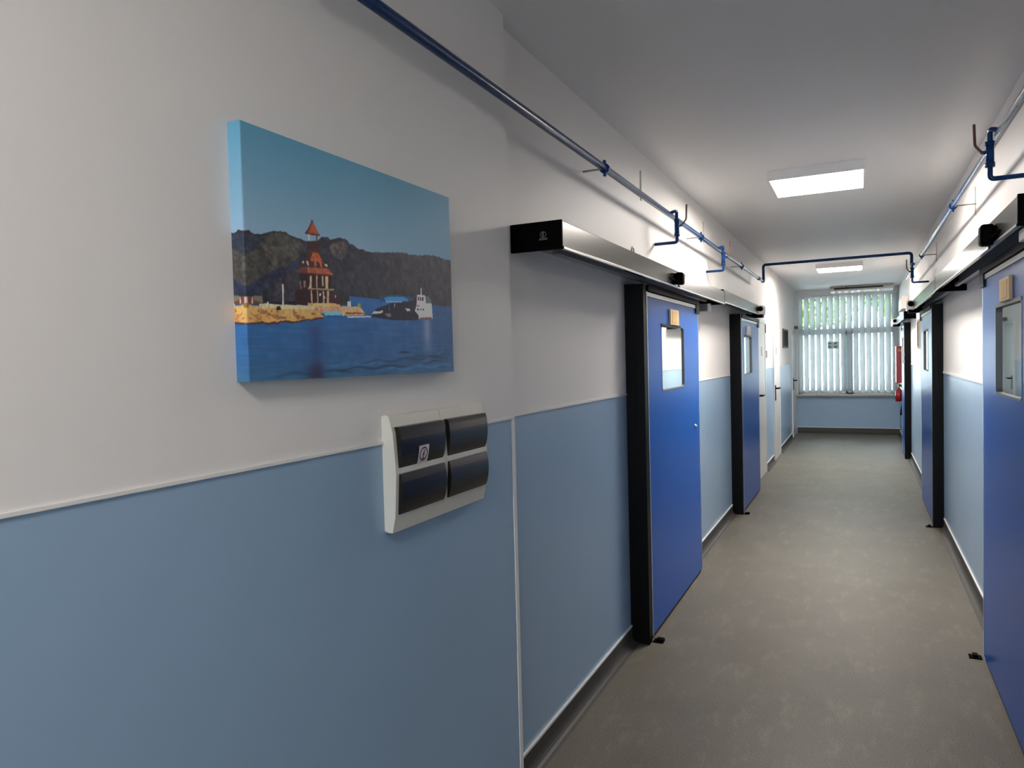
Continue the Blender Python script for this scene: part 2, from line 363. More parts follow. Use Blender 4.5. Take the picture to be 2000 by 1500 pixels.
operator(1, XL, -1.005, 6.0, 8.72, 2.078, 2.186, 'metal operator housing above the second left blue door', lit=True)
operator(-1, XR, .482, 2.93, 5.93, 2.06, 2.168, 'metal operator housing above the nearest right blue door, with a big black sensor', sensor=(3.42, 2.10, 1.15))
operator(-1, XR, .488, 5.95, 8.9, 2.06, 2.168, 'metal operator housing above the second right blue door', lit=True)
operator(-1, XR, .53, 11.0, 13.8, 2.07, 2.175, 'metal operator housing with black end cap above the farthest right blue door', lit=True)
tag(MB().box(XL, -1.09, 5.74, 5.80, 2.0, 2.058, bevel=.003).box(-1.09, -1.07, 5.76, 5.80, 2.0, 2.058, mi=1).build('track_bracket', [GASKET, TRIM], origin=(XL, 5.75, 2)),
    'small grey and white bracket under the left operator housing, past the first blue door', 'bracket')
MB2 = MB().box(.50, .60, 2.80, 3.03, 2.015, 2.056, bevel=.004)
tag(MB2.build('sensor_bracket', LAMPBODY, origin=(XR, 2.9, 2.05)), 'white bracket under the near end of the right operator housing', 'bracket')

def guide(x, y, s, label):
    t = thing('door_guide', (x, y, 0), label, 'door guide', 'black floor guides of the sliding doors')
    MB().box(x - .03, x + .03, y - .028, y + .028, 0, .006, bevel=.002).build('base_plate', BLACKP, t)
    MB().box(x - .012, x + .03 * s if s > 0 else x + .012, y - .02, y + .02, .006, .02, bevel=.003).build('roller_block', BLACKP, t)
guide(-1.062, 3.99, 1, 'small black floor guide at the foot of the nearer left blue door')
guide(-1.07, 7.56, 1, 'small black floor guide at the foot of the second left blue door')
guide(.535, 4.42, -1, 'small black floor guide at the far edge of the nearest right blue door')
guide(.56, 7.56, -1, 'small black floor guide at the foot of the second right blue door')

# ---------------------------------------------------------------- white hinged doors
def white_door(name, y0, y1, label, frame=True):
    x = XL
    t = thing(name, (x, (y0 + y1) / 2, 0), label, 'door', kind=S)
    zt = 2.06; w = .06
    MB().box(x - .02, x + .022, y0, y0 + w, 0, zt + w).box(x - .02, x + .022, y1 - w, y1, 0, zt + w).box(x - .02, x + .022, y0 + w, y1 - w, zt, zt + w).build('door_frame', DOORW, t)
    lf = MB().box(x - .02, x + .018, y0 + w + .003, y1 - w - .003, .008, zt - .003).build('leaf', DOORW, t)
    MB().box(x - .002, x + .0185, y0 + w - .002, y0 + w + .006, .008, zt).build('shadow_gap', BLACK, t)
    hy = y0 + w + .07; hz = 1.11
    m = MB().box(x + .018, x + .030, hy - .022, hy + .022, hz - .19, hz + .05, bevel=.003)
    m.tube([(x + .02, hy, hz), (x + .075, hy, hz), (x + .075, hy + .14, hz)], .013, n=10, bend=.012)
    tag(m.build('handle', BLACK, t), 'black lever handle')
    return t
white_door('door_6', 9.42, 10.40, 'first white hinged door on the left, right after the second blue door')
white_door('door_7', 11.44, 12.36, 'second white hinged door on the left wall, before the dark framed picture')
white_door('door_8', 14.70, 15.66, 'last white hinged door on the left, in the corner by the window')

# ---------------------------------------------------------------- end window, sill, blind
t = thing('window_1', ((WX0 + WX1) / 2, YE + .1, WZ0), 'wide end window behind the vertical blind', 'window', kind=S)
m = MB(); yf0, yf1 = YE + .07, YE + .13
m.box(WX0, WX0 + .06, yf0, yf1, WZ0, WZ1).box(WX1 - .06, WX1, yf0, yf1, WZ0, WZ1).box(WX0, WX1, yf0, yf1, WZ0, WZ0 + .07).box(WX0, WX1, yf0, yf1, WZ1 - .06, WZ1)
m.box(WX0, WX1, yf0, yf1, 2.00, 2.12).box(-.265, -.14, yf0, yf1, WZ0, 2.06)
m.build('window_frame', PVC, t)
for (a, b, c, d) in ((WX0 + .06, -.265, WZ0 + .07, 2.0), (-.14, WX1 - .06, WZ0 + .07, 2.0), (WX0 + .06, WX1 - .06, 2.12, WZ1 - .06)):
    MB().box(a, b, YE + .095, YE + .105, c, d).build('pane', GLASS, t)
tag(MB().box(XL + .005, XR - .01, YE - .13, YE + .07, .755, .80, bevel=.006).build('window_sill', STONE, origin=(-.26, YE, .78)), 'mottled stone sill below the end window', 'sill', kind=S)
t = thing('vertical_blind', (-.25, YE - .06, 2.8), 'grey vertical slat blind hanging across the end window', 'blind')
MB().box(-1.17, .66, YE - .085, YE - .035, 2.765, 2.80, bevel=.003).build('head_rail', LAMPBODY, t)
def slat_mb(ang):
    m = MB(); w = .0635; n = 8; bm = m.bm; rows = []
    for z in (.835, 2.765):
        rows.append([bm.verts.new((w * (2 * k / n - 1), .006 * (1 - (2 * k / n - 1) ** 2), z)) for k in range(n + 1)])
    for k in range(n):
        fc = bm.faces.new((rows[0][k], rows[0][k + 1], rows[1][k + 1], rows[1][k])); fc.smooth = True
    bmesh.ops.solidify(bm, geom=bm.faces, thickness=.0006)
    bmesh.ops.rotate(bm, verts=bm.verts, cent=(0, 0, 0), matrix=Matrix.Rotation(ang, 3, 'Z'))
    return m
ns = 16; x0, x1 = -1.105, .60
first = None
for i in range(ns):
    if first is None:
        first = slat_mb(math.radians(-42)).build('slat', BLIND); first.parent = t; sl = first
        wt = MB().box(-.045, .045, -.002, .003, .825, .85).build('weight', LAMPBODY); wt.parent = sl
        wt.data.transform(Matrix.Rotation(math.radians(-42), 4, 'Z'))
    else:
        sl = copy_tree(first, t)
    sl.location = Vector((x0 + (x1 - x0) * i / (ns - 1), YE - .06, 0)) - Vector(t.location)
MB().tube([(-1.172, YE - .09, 2.77), (-1.172, YE - .09, 1.3)], .003, n=6).build('pull_cord', LAMPBODY, t)
t = thing('window_sticker', (-.50, YE - .115, 1.72), 'small sign of four teal squares in front of the blind, left of centre', 'sign')
MB().box(-.60, -.40, YE - .118, YE - .115, 1.71, 1.855).build('backing', mat('pale_green', (.55, .62, .58), rough=.5), t)
for (a, b) in ((-.575, 1.80), (-.475, 1.80), (-.575, 1.735), (-.475, 1.735)): MB().box(a, a + .05, YE - .120, YE - .118, b, b + .032).build('symbol', TEAL, t)

# air unit at the top of the end wall, box on the right wall
t = thing('air_unit', (.03, 15.3, 2.9), 'long white air unit with dark slot under the ceiling above the end window', 'air conditioner')
x0, x1 = -.52, .56
pr = [(15.48, 2.905), (15.05, 2.905), (15.03, 2.86), (15.10, 2.815), (15.48, 2.80)]
MB().prism(pr, 'x', x0, x1).build('casing', ACW, t)
MB().box(x0 + .07, x1 - .17, 15.02, 15.06, 2.842, 2.872).build('air_outlet', mat('slot_dark', (.03, .02, .015), rough=.6), t)
MB().box(-.24, -.225, 15.012, 15.03, 2.838, 2.885).build('louvre_lever', BLACKP, t)
tag(MB().box(.58, XR, 12.6, 13.6, 2.29, 2.50, bevel=.01).build('wall_box', ACW, origin=(XR, 13.1, 2.3)), 'beige box high on the right wall above the farthest blue door', 'wall box')
tag(MB().box(.58, XR - .001, 11.15, 11.5, 2.176, 2.275, bevel=.006).build('junction_box', mat('pinkish_plastic', (.62, .52, .52), rough=.45), origin=(XR, 11.3, 2.2)), 'small pinkish box sitting above the black end cap on the right', 'junction box')

# fire point
t = thing('fire_cabinet', (XR, 14.6, 1.06), 'tall narrow red fire cabinet on the right wall by the end window', 'fire cabinet')
MB().box(.57, XR, 14.45, 14.75, 1.06, 1.72, bevel=.008).build('cabinet_body', RED, t)
MB().box(.605, .655, 14.438, 14.45, 1.62, 1.67).build('emblem', mat('dull_gold', (.42, .2, .06), rough=.5), t)
MB().box(.66, XR, 14.30, 14.42, 1.5, 1.74, bevel=.004).build('side_sign', mat('brownish', (.25, .15, .1), rough=.5), t)
t = thing('fire_extinguisher', (.62, 14.3, .5), 'red fire extinguisher with black hose hanging below the fire cabinet', 'fire extinguisher')
MB().cyl((.60, 14.3, .74), (.60, 14.3, .93), .052, n=20).cyl((.60, 14.3, .93), (.60, 14.3, .965), .052, n=20, rad2=.022).build('cylinder', RED, t)
MB().cyl((.60, 14.3, .965), (.60, 14.3, 1.04), .018).box(.585, .665, 14.29, 14.31, 1.03, 1.05).build('valve', mat('brass', (.5, .42, .3), rough=.4), t)
MB().tube([(.61, 14.28, 1.03), (.66, 14.23, 1.0), (.66, 14.23, .78), (.655, 14.22, .70)], .014, n=10, bend=.03).build('hose', BLACKP, t)
MB().cyl((.655, 14.22, .70), (.648, 14.22, .50), .016, n=16, rad2=.036).build('horn', BLACKP, t)

# framed pictures and little plates
def frame_pic(x, s, y0, y1, z0, z1, label, fm, seed):
    t = thing('framed_picture', (x, (y0 + y1) / 2, z0), label, 'picture')
    b = .03; xo = x + s * .02
    MB().box(x, xo, y0, y1, z0, z0 + b).box(x, xo, y0, y1, z1 - b, z1).box(x, xo, y0, y0 + b, z0 + b, z1 - b).box(x, xo, y1 - b, y1, z0 + b, z1 - b).build('frame', fm, t)
    MB().box(x, x + s * .01, y0 + b, y1 - b, z0 + b, z1 - b).build('print', mat('print_%d' % seed, (.022, .018, .014) if seed == 1 else (.30, .24, .18), rough=.7, spec=.1, noise=.8, nscale=9), t)
frame_pic(XL, 1, 12.98, 13.85, 1.74, 2.07, 'dark framed picture on the left wall past the second white door', DARKW, 1)
frame_pic(XR, -1, 9.9, 10.55, 1.66, 2.03, 'brown framed picture on the right wall past the second blue door', mat('brown_frame', (.22, .15, .10), rough=.5), 2)
def plate(x, y, z, w, h, label, m, d=.008):
    tag(MB().box(x, x + d, y - w / 2, y + w / 2, z - h / 2, z + h / 2, bevel=.001).build('wall_sign', m, origin=(x, y, z)), label, 'sign')
plate(XL + .022, 10.372, 1.995, .05, .12, 'dark little room sign on the frame of the first white door', GREYD)
plate(XL, 10.62, 1.64, .11, .10, 'small grey switch on the wall just past the first white door', mat('switch_grey', (.42, .37, .33), rough=.4), .014)
plate(XL + .018, 9.98, 1.68, .10, .12, 'pale grey paper sign on the first white door', mat('paper_grey', (.5, .46, .46), rough=.6), .002)
plate(XL + .018, 11.78, 1.69, .10, .11, 'small grey sign on the second white door', mat('switch_grey2', (.36, .34, .32), rough=.4), .004)
tag(MB().box(XL, XL + .06, 15.40, 15.62, 2.13, 2.19, bevel=.006).build('door_closer', mat('closer_grey', (.12, .10, .08), rough=.5), origin=(XL, 15.5, 2.15)), 'small grey door closer above the last white door', 'door closer')

# ---------------------------------------------------------------- medical gas pipes
PR = .0168
def clamp(par, c, s, xw, lug=True):
    x, y, z = c
    m = MB()
    m.cyl((x, y - .011, z), (x, y + .011, z), PR + .007, n=18)
    m.box(x - .005, x + .005, y - .009, y + .009, z + PR, z + PR + .022).box(x - .006, x + .006, y - .008, y + .008, z - PR - .02, z - PR)
    k = m.build('clamp', PIPE, par)
    MB().cyl((x - s * PR, y, z), (xw + s * .004, y, z), .0045, n=10).build('threaded_rod', mat('rod_grey', (.35, .33, .3), rough=.5, metal=.5), k)
def branch(par, x, y, z, s, xw, drop, out=.034, back=-.02):
    """drop leg with a ball valve that stands off the main pipe and turns into the wall"""
    xo = x + s * out
    b = MB().tube([(x, y - .10, z), (x + s * .002, y - .075, z + .002), (xo, y - .035, z + .022), (xo, y, z + .022), (xo, y, z - drop), (xw + s * .004, y, z - drop)], .0105, n=12, bend=.018).build('branch_pipe', PIPE, par)
    v = MB().cyl((xo, y, z - .028), (xo, y, z - .118), .0155, n=14).cyl((xo, y, z - .112), (xo, y, z - .134), .019, n=6).cyl((xo, y, z - .022), (xo, y, z - .04), .019, n=6)
    v.cyl((xo, y, z - .07), (xo + s * .028, y + .02, z - .062), .008, n=10)
    v = v.build('valve', PIPE, b)
    MB().tube([(xo + s * .026, y + .018, z - .064), (xo + s * .05, y + .05, z - .02), (xo + s * .052, y + .055, z + .075)], .006, n=8, bend=.012).build('lever', LEVER, v)
    return b
def wallplate(par, x, y, s, z):
    MB().box(x, x + s * .006, y - .012, y + .012, z - .09, z + .09).build('wall_plate', mat('plate_cream', (.50, .50, .44), rough=.5), par)
ZL, XP = 2.553, -1.089
t = thing('gas_pipe', (XP, 3.5, ZL), 'long blue gas pipe running under the ceiling on the left wall', 'pipe')
MB().tube([(XP, YB + .01, ZL), (XP, 9.36, ZL)], PR, n=24).build('pipe_run', PIPE, t)
for y in (-.9, 3.27, 5.55, 7.62): clamp(t, (XP, y, ZL), 1, XN if y < YN else XL)
for y in (4.30, 6.22): wallplate(t, XL, y, 1, 2.70)
branch(t, XP, 4.60, ZL, 1, XL, .172)
branch(t, XP, 6.32, ZL, 1, XL, .178)
MB().cyl((XP, 8.95, ZL), (XP, 8.99, ZL), PR + .006, n=18).build('coupling', PIPE, t)
MB().cyl((XP, 9.33, ZL), (XP, 9.365, ZL), PR + .005, n=18).build('coupling', PIPE, t)
XQ, ZR = .545, 2.572
t = thing('gas_pipe', (XQ, 3.5, ZR), 'long blue gas pipe running under the ceiling on the right wall', 'pipe')
MB().tube([(XQ, YB + .01, ZR), (XQ, 10.6, ZR)], PR, n=24).build('pipe_run', PIPE, t)
for y in (-.4, 5.42, 8.05): clamp(t, (XQ, y, ZR), -1, XR); wallplate(t, XR, y + .06, -1, 2.60)
branch(t, XQ, 3.74, ZR, -1, XR, .185, out=.03)
branch(t, XQ, 8.95, ZR, -1, XR, .185, out=.03)
t = thing('crossover_pipe', (-.26, 9.4, 2.74), 'blue pipe crossing the corridor under the ceiling from left wall to right', 'pipe')
MB().tube([(XP + .006, 9.385, ZL - .01), (XP + .006, 9.385, 2.757), (XQ - .01, 9.385, 2.762), (XQ - .01, 9.385, ZR + .016)], .0165, n=18, bend=.035, k=8).build('pipe_run', PIPE, t)
MB().cyl((XQ - .01, 9.385, ZR + .012), (XQ - .01, 9.385, ZR + .06), .022, n=16).build('coupling', mat('pale_fitting', (.6, .62, .62), rough=.3, metal=.3), t)

# ---------------------------------------------------------------- distribution boxes
def fuse_box(y0, y1, label, sticker):
    z0, z1 = 1.194, 1.512; X = XN
    t = thing('fuse_box', (X, (y0 + y1) / 2, z0), label, 'fuse box', 'twin fuse boxes under the canvas')
    h = z1 - z0
    pr = [(X, z0 + .004), (X + .012, z0), (X + .026, z0), (X + .036, z0 + .045), (X + .043, z0 + h * .5), (X + .036, z1 - .05), (X + .024, z1 - .004), (X + .012, z1), (X, z1 - .004)]
    MB().prism(pr, 'y', y0 + .0008, y1 - .0008).build('housing', HOUSE, t)
    for j, (a, b) in enumerate(((1.366, 1.478), (1.243, 1.352))):
        ya, yb = y0 + .014, y1 - .012; n = 10; m = MB()
        prof = [(X + .02, b)] + [(X + .041 + .013 * math.sin(math.pi * (.12 + .88 * k / n)) ** .7 if k < n else X + .041, b - (b - a) * k / n) for k in range(n + 1)] + [(X + .02, a)]
        w = m.prism(prof, 'y', ya, yb, smooth=False).build('window_cover', SMOKE, t)
        MB().prism([(X + .03, b + .001), (X + .0475, b + .001), (X + .0475, b - .003), (X + .03, b - .003)], 'y', ya, yb).build('grip_rim', GASKET, w)
        if sticker and j == 0:
            def sx(z):
                k = (b - z) / (b - a); return X + .041 + .013 * math.sin(math.pi * (.12 + .88 * k)) ** .7 + .0012
            sy0, sy1, sz0, sz1 = 1.640, 1.690, 1.369, 1.419; n2 = 12
            def patch(nm, mt, fn, off, par):
                m = MB()
                N = 40
                for i in range(N):
                    for k in range(N):
                        uu, vv = (i + .5) / N, (k + .5) / N
                        if fn(uu, vv):
                            q = []
                            for du, dv in ((0, 0), (1, 0), (1, 1), (0, 1)):
                                yy = sy0 + (sy1 - sy0) * (i + du) / N; zz = sz0 + (sz1 - sz0) * (k + dv) / N
                                q.append(m.bm.verts.new((sx(zz) + off, yy, zz)))
                            m.bm.faces.new(q)
                bmesh.ops.remove_doubles(m.bm, verts=m.bm.verts, dist=1e-6)
                return m.build(nm, mt, par)
            st = patch('warning_sticker', mat('sticker_paper', (.72, .66, .66), rough=.5), lambda u, v: True, 0, w)
            patch('sticker_ring', mat('sticker_maroon', (.13, .03, .06), rough=.5), lambda u, v: .31 < math.hypot((u - .5) * .98, v - .5) < .40 or (.30 < math.hypot(u - .5, v - .5) < .42 and u > .6 and v < .3 and abs(u + v - .92) < .06), .0004, w)
            patch('sticker_figure', mat('sticker_black', (.015, .012, .015), rough=.5), lambda u, v: (abs(u - .5 - (v - .5) * .12) < .045 and .22 < v < .72) or math.hypot(u - .47, v - .48) < .075 or (abs(v - .24) < .03 and .42 < u < .60), .0006, w)
fuse_box(1.543, 1.7935, 'left unit of the twin cream fuse boxes, warning sticker on its window', True)
fuse_box(1.7935, 2.056, 'right unit of the twin cream fuse boxes, without any sticker', False)

# ---------------------------------------------------------------- canvas print (positions on the print in thousandths)
POLYS = [
('ridge',(42,43,54),[(-17,567),(-4,579),(15,584),(34,575),(58,580),(78,591),(103,603),(141,609),(163,601),(184,594),(207,588),(230,588),(273,601),(279,614),(304,624),(326,615),(350,627),(381,634),(408,621),(435,606),(469,598),(503,594),(564,604),(642,618),(696,629),(730,623),(788,631),(841,642),(903,647),(960,641),(1015,637),(1005,367),(483,335),(-43,280),(-34,563)]),
('olive',(70,68,58),[(-26,486),(29,541),(57,570),(78,584),(107,598),(141,603),(167,595),(202,578),(219,547),(200,526),(163,487),(115,455),(72,425),(32,391),(4,369),(-29,365)]),
('green',(62,66,58),[(18,553),(69,578),(56,533),(24,508),(-3,503)]),
('navy',(34,42,64),[(-16,554),(18,566),(61,562),(36,515),(12,493),(-14,501)]),
('navy2',(32,40,66),[(-30,356),(12,370),(72,420),(163,487),(210,530),(228,528),(218,496),(162,448),(100,401),(62,358),(26,327),(-31,312)]),
('brown',(80,72,68),[(328,599),(365,620),(397,608),(401,566),(372,528),(341,528),(317,566)]),
('dim',(54,50,58),[(91,381),(144,435),(179,421),(184,323),(89,314)]),
('darkstrip',(20,22,28),[(52,319),(103,317),(173,328),(234,334),(233,312),(51,304)]),
('water',None,[]),
('shack',(92,58,54),[(-24,327),(50,333),(53,306),(-25,297)]),
('shackroof',(104,104,84),[(18,333),(50,335),(53,307),(23,316)]),
('post1',(215,180,170),[(-5,327),(1,328),(0,301),(-5,300)]),
('post2',(210,170,160),[(15,328),(19,328),(18,302),(14,302)]),
('tree',(30,34,40),[(53,360),(72,362),(68,330),(63,305),(57,304),(53,329)]),
('flagpole',(186,184,178),[(122,392),(129,393),(126,307),(121,307)]),
('pink',(190,142,112),[(215,322),(312,333),(360,318),(396,321),(395,292),(278,283),(233,294)]),
('rocks',(196,148,88),[(-28,291),(0,304),(12,300),(43,289),(246,301),(284,270),(277,261),(206,248),(95,233),(-30,223)]),
('wall',(200,180,144),[(38,303),(67,308),(126,308),(246,315),(249,298),(114,289),(40,288)]),
('rockdark1',(150,104,62),[(43,278),(91,270),(135,247),(112,246),(74,262),(42,266)]),
('rockdark2',(170,118,66),[(11,276),(50,254),(46,236),(26,237),(16,258)]),
('rockdark3',(140,90,50),[(168,269),(183,263),(201,261),(204,251),(182,253),(165,262)]),
('bush',(34,30,26),[(100,302),(111,305),(116,286),(102,288)]),
('hut',(225,215,195),[(65,313),(72,314),(71,303),(65,302)]),
('shoreline',(76,44,40),[(-25,227),(95,237),(207,250),(280,265),(280,256),(206,243),(95,228),(-25,220)]),
('boatwhite',(120,172,186),[(281,293),(360,299),(361,280),(290,274)]),
('boatkeel',(16,84,144),[(290,275),(361,281),(361,272),(293,267)]),
('neck',(54,26,32),[(219,586),(273,598),(274,568),(268,549),(235,543),(227,562)]),
('posta',(200,200,200),[(231,618),(236,619),(235,592),(230,591)]),
('postb',(60,50,60),[(263,622),(268,623),(267,591),(262,589)]),
('skirtD',(70,36,30),[(232,554),(270,559),(287,520),(298,495),(211,487),(217,511)]),
('skirt',(164,82,50),[(246,545),(268,546),(284,517),(292,494),(239,497),(236,514)]),
('dormer',(62,34,34),[(195,493),(225,506),(306,503),(315,483),(187,460)]),
('dw1',(200,180,170),[(202,500),(209,501),(209,491),(202,489)]),
('dw2',(215,195,180),[(218,502),(225,502),(229,485),(225,483)]),
('dw3',(180,90,60),[(251,505),(260,507),(260,486),(252,485)]),
('dw4',(200,110,80),[(272,506),(278,507),(284,484),(279,483)]),
('dw5',(200,170,150),[(293,502),(306,503),(306,491),(297,492)]),
('roofD',(96,58,56),[(172,449),(197,471),(227,478),(229,452),(176,445)]),
('roof',(156,82,60),[(222,477),(309,483),(336,457),(322,452),(223,450)]),
('roofedge',(80,40,36),[(172,449),(224,453),(334,459),(334,454),(223,447),(173,444)]),
('cone',(152,72,46),[(248,683),(236,651),(225,622),(250,621),(278,624),(260,657)]),
('coneL',(88,42,34),[(248,686),(235,651),(217,620),(229,619),(239,643)]),
('conebase',(60,28,28),[(217,622),(248,624),(278,627),(278,622),(248,618),(217,617)]),
('tip',(50,48,62),[(248,688),(244,670),(253,671)]),
('body',(40,20,24),[(199,447),(324,454),(318,402),(305,385),(311,328),(166,312),(170,366),(187,380),(195,404)]),
('redwall',(58,26,36),[(308,369),(359,370),(359,330),(303,324)]),
('c1',(196,172,142),[(231,440),(238,442),(237,389),(224,387),(229,402)]),
('c2',(186,156,140),[(257,447),(262,448),(261,395),(256,394)]),
('c3',(176,160,124),[(280,448),(287,449),(286,404),(280,403)]),
('c4',(190,166,124),[(295,448),(308,450),(306,394),(294,393)]),
('beam',(154,124,98),[(221,390),(254,391),(332,397),(331,389),(254,384),(221,382)]),
('d1',(186,150,132),[(231,379),(237,380),(239,325),(233,324)]),
('d2',(170,140,108),[(257,382),(262,383),(263,327),(257,326)]),
('d3',(176,146,116),[(282,382),(288,383),(288,329),(282,329)]),
('d4',(180,150,110),[(300,384),(309,385),(308,331),(298,330)]),
('e1',(132,108,104),[(190,412),(194,412),(196,381),(192,380)]),
('e2',(126,104,98),[(205,417),(214,418),(211,386),(205,388)]),
('s1',(225,215,220),[(268,370),(275,371),(274,359),(267,358)]),
('s2',(190,170,170),[(286,359),(292,359),(291,350),(285,350)]),
('s3',(150,130,150),[(334,369),(340,369),(339,357),(334,356)]),
('plaza',(200,164,108),[(219,324),(263,327),(315,333),(357,329),(357,319),(219,310)]),
('pier',(206,158,116),[(364,320),(448,328),(472,301),(468,288),(363,280)]),
('pier2',(120,74,48),[(380,297),(468,300),(468,295),(379,286)]),
('pierline',(186,186,200),[(386,279),(505,288),(505,281),(389,271)]),
('bollard',(214,210,204),[(390,347),(406,349),(406,325),(390,323)]),
('hedge',(140,150,90),[(438,342),(452,343),(453,325),(438,323)]),
('ferry',(14,20,40),[(503,284),(515,309),(538,328),(584,346),(624,364),(706,383),(772,386),(777,287),(746,281),(621,274),(566,278)]),
('ferryroofD',(30,70,110),[(547,389),(625,403),(707,406),(746,399),(745,383),(710,375),(554,361)]),
('ferryroof',(52,132,186),[(576,381),(601,390),(686,398),(717,386),(706,378),(585,364)]),
('rooflight',(124,170,204),[(583,366),(677,376),(672,368),(588,360)]),
('pa',(150,150,200),[(630,360),(635,360),(634,340),(629,340)]),
('pb',(90,90,120),[(600,351),(604,352),(603,323),(599,323)]),
('bow',(196,196,204),[(507,297),(521,313),(545,312),(566,320),(567,310),(552,303)]),
('bow2',(100,110,110),[(575,303),(606,309),(613,291),(590,290)]),
('patch',(186,200,200),[(692,339),(718,340),(725,329),(704,325)]),
('shipback',(90,100,112),[(818,414),(841,418),(859,399),(858,379),(821,375)]),
('ship',(204,198,202),[(767,418),(818,421),(823,377),(860,381),(864,296),(774,290),(772,310),(750,331),(762,362)]),
('w1',(50,30,60),[(771,406),(780,407),(780,389),(771,388)]),
('w2',(50,30,60),[(785,407),(793,408),(792,389),(784,388)]),
('w3',(50,30,60),[(798,408),(808,409),(807,389),(797,388)]),
('w4',(60,50,70),[(765,361),(780,362),(780,357),(764,356)]),
('w5',(60,40,60),[(766,344),(775,344),(774,336),(765,335)]),
('w6',(60,40,60),[(784,344),(791,345),(791,338),(783,337)]),
('w7',(60,40,60),[(800,346),(809,346),(808,337),(800,336)]),
('mast',(190,184,190),[(792,457),(798,458),(798,418),(789,417)]),
('hull',(110,78,60),[(780,297),(858,305),(858,295),(782,288)])
]
NU, NV = 620, 400
DEP = .033; CX = XN + DEP
def value_noise(sh, cells, seed):
    rs = np.random.RandomState(seed); g = rs.rand(cells[0] + 2, cells[1] + 2)
    a = np.linspace(0, cells[0], sh[0]); b = np.linspace(0, cells[1], sh[1])
    i = a.astype(int); j = b.astype(int); fa = (a - i)[:, None]; fb = (b - j)[None, :]
    fa = fa * fa * (3 - 2 * fa); fb = fb * fb * (3 - 2 * fb)
    return (g[np.ix_(i, j)] * (1 - fa) * (1 - fb) + g[np.ix_(i + 1, j)] * fa * (1 - fb) + g[np.ix_(i, j + 1)] * (1 - fa) * fb + g[np.ix_(i + 1, j + 1)] * fa * fb)
def inside(U, V, poly):
    c = np.zeros(U.shape, bool); n = len(poly)
    for i in range(n):
        x1, y1 = poly[i]; x2, y2 = poly[(i + 1) % n]
        if y1 == y2: continue
        c ^= ((y1 > V) != (y2 > V)) & (U < (x2 - x1) * (V - y1) / (y2 - y1) + x1)
    return c
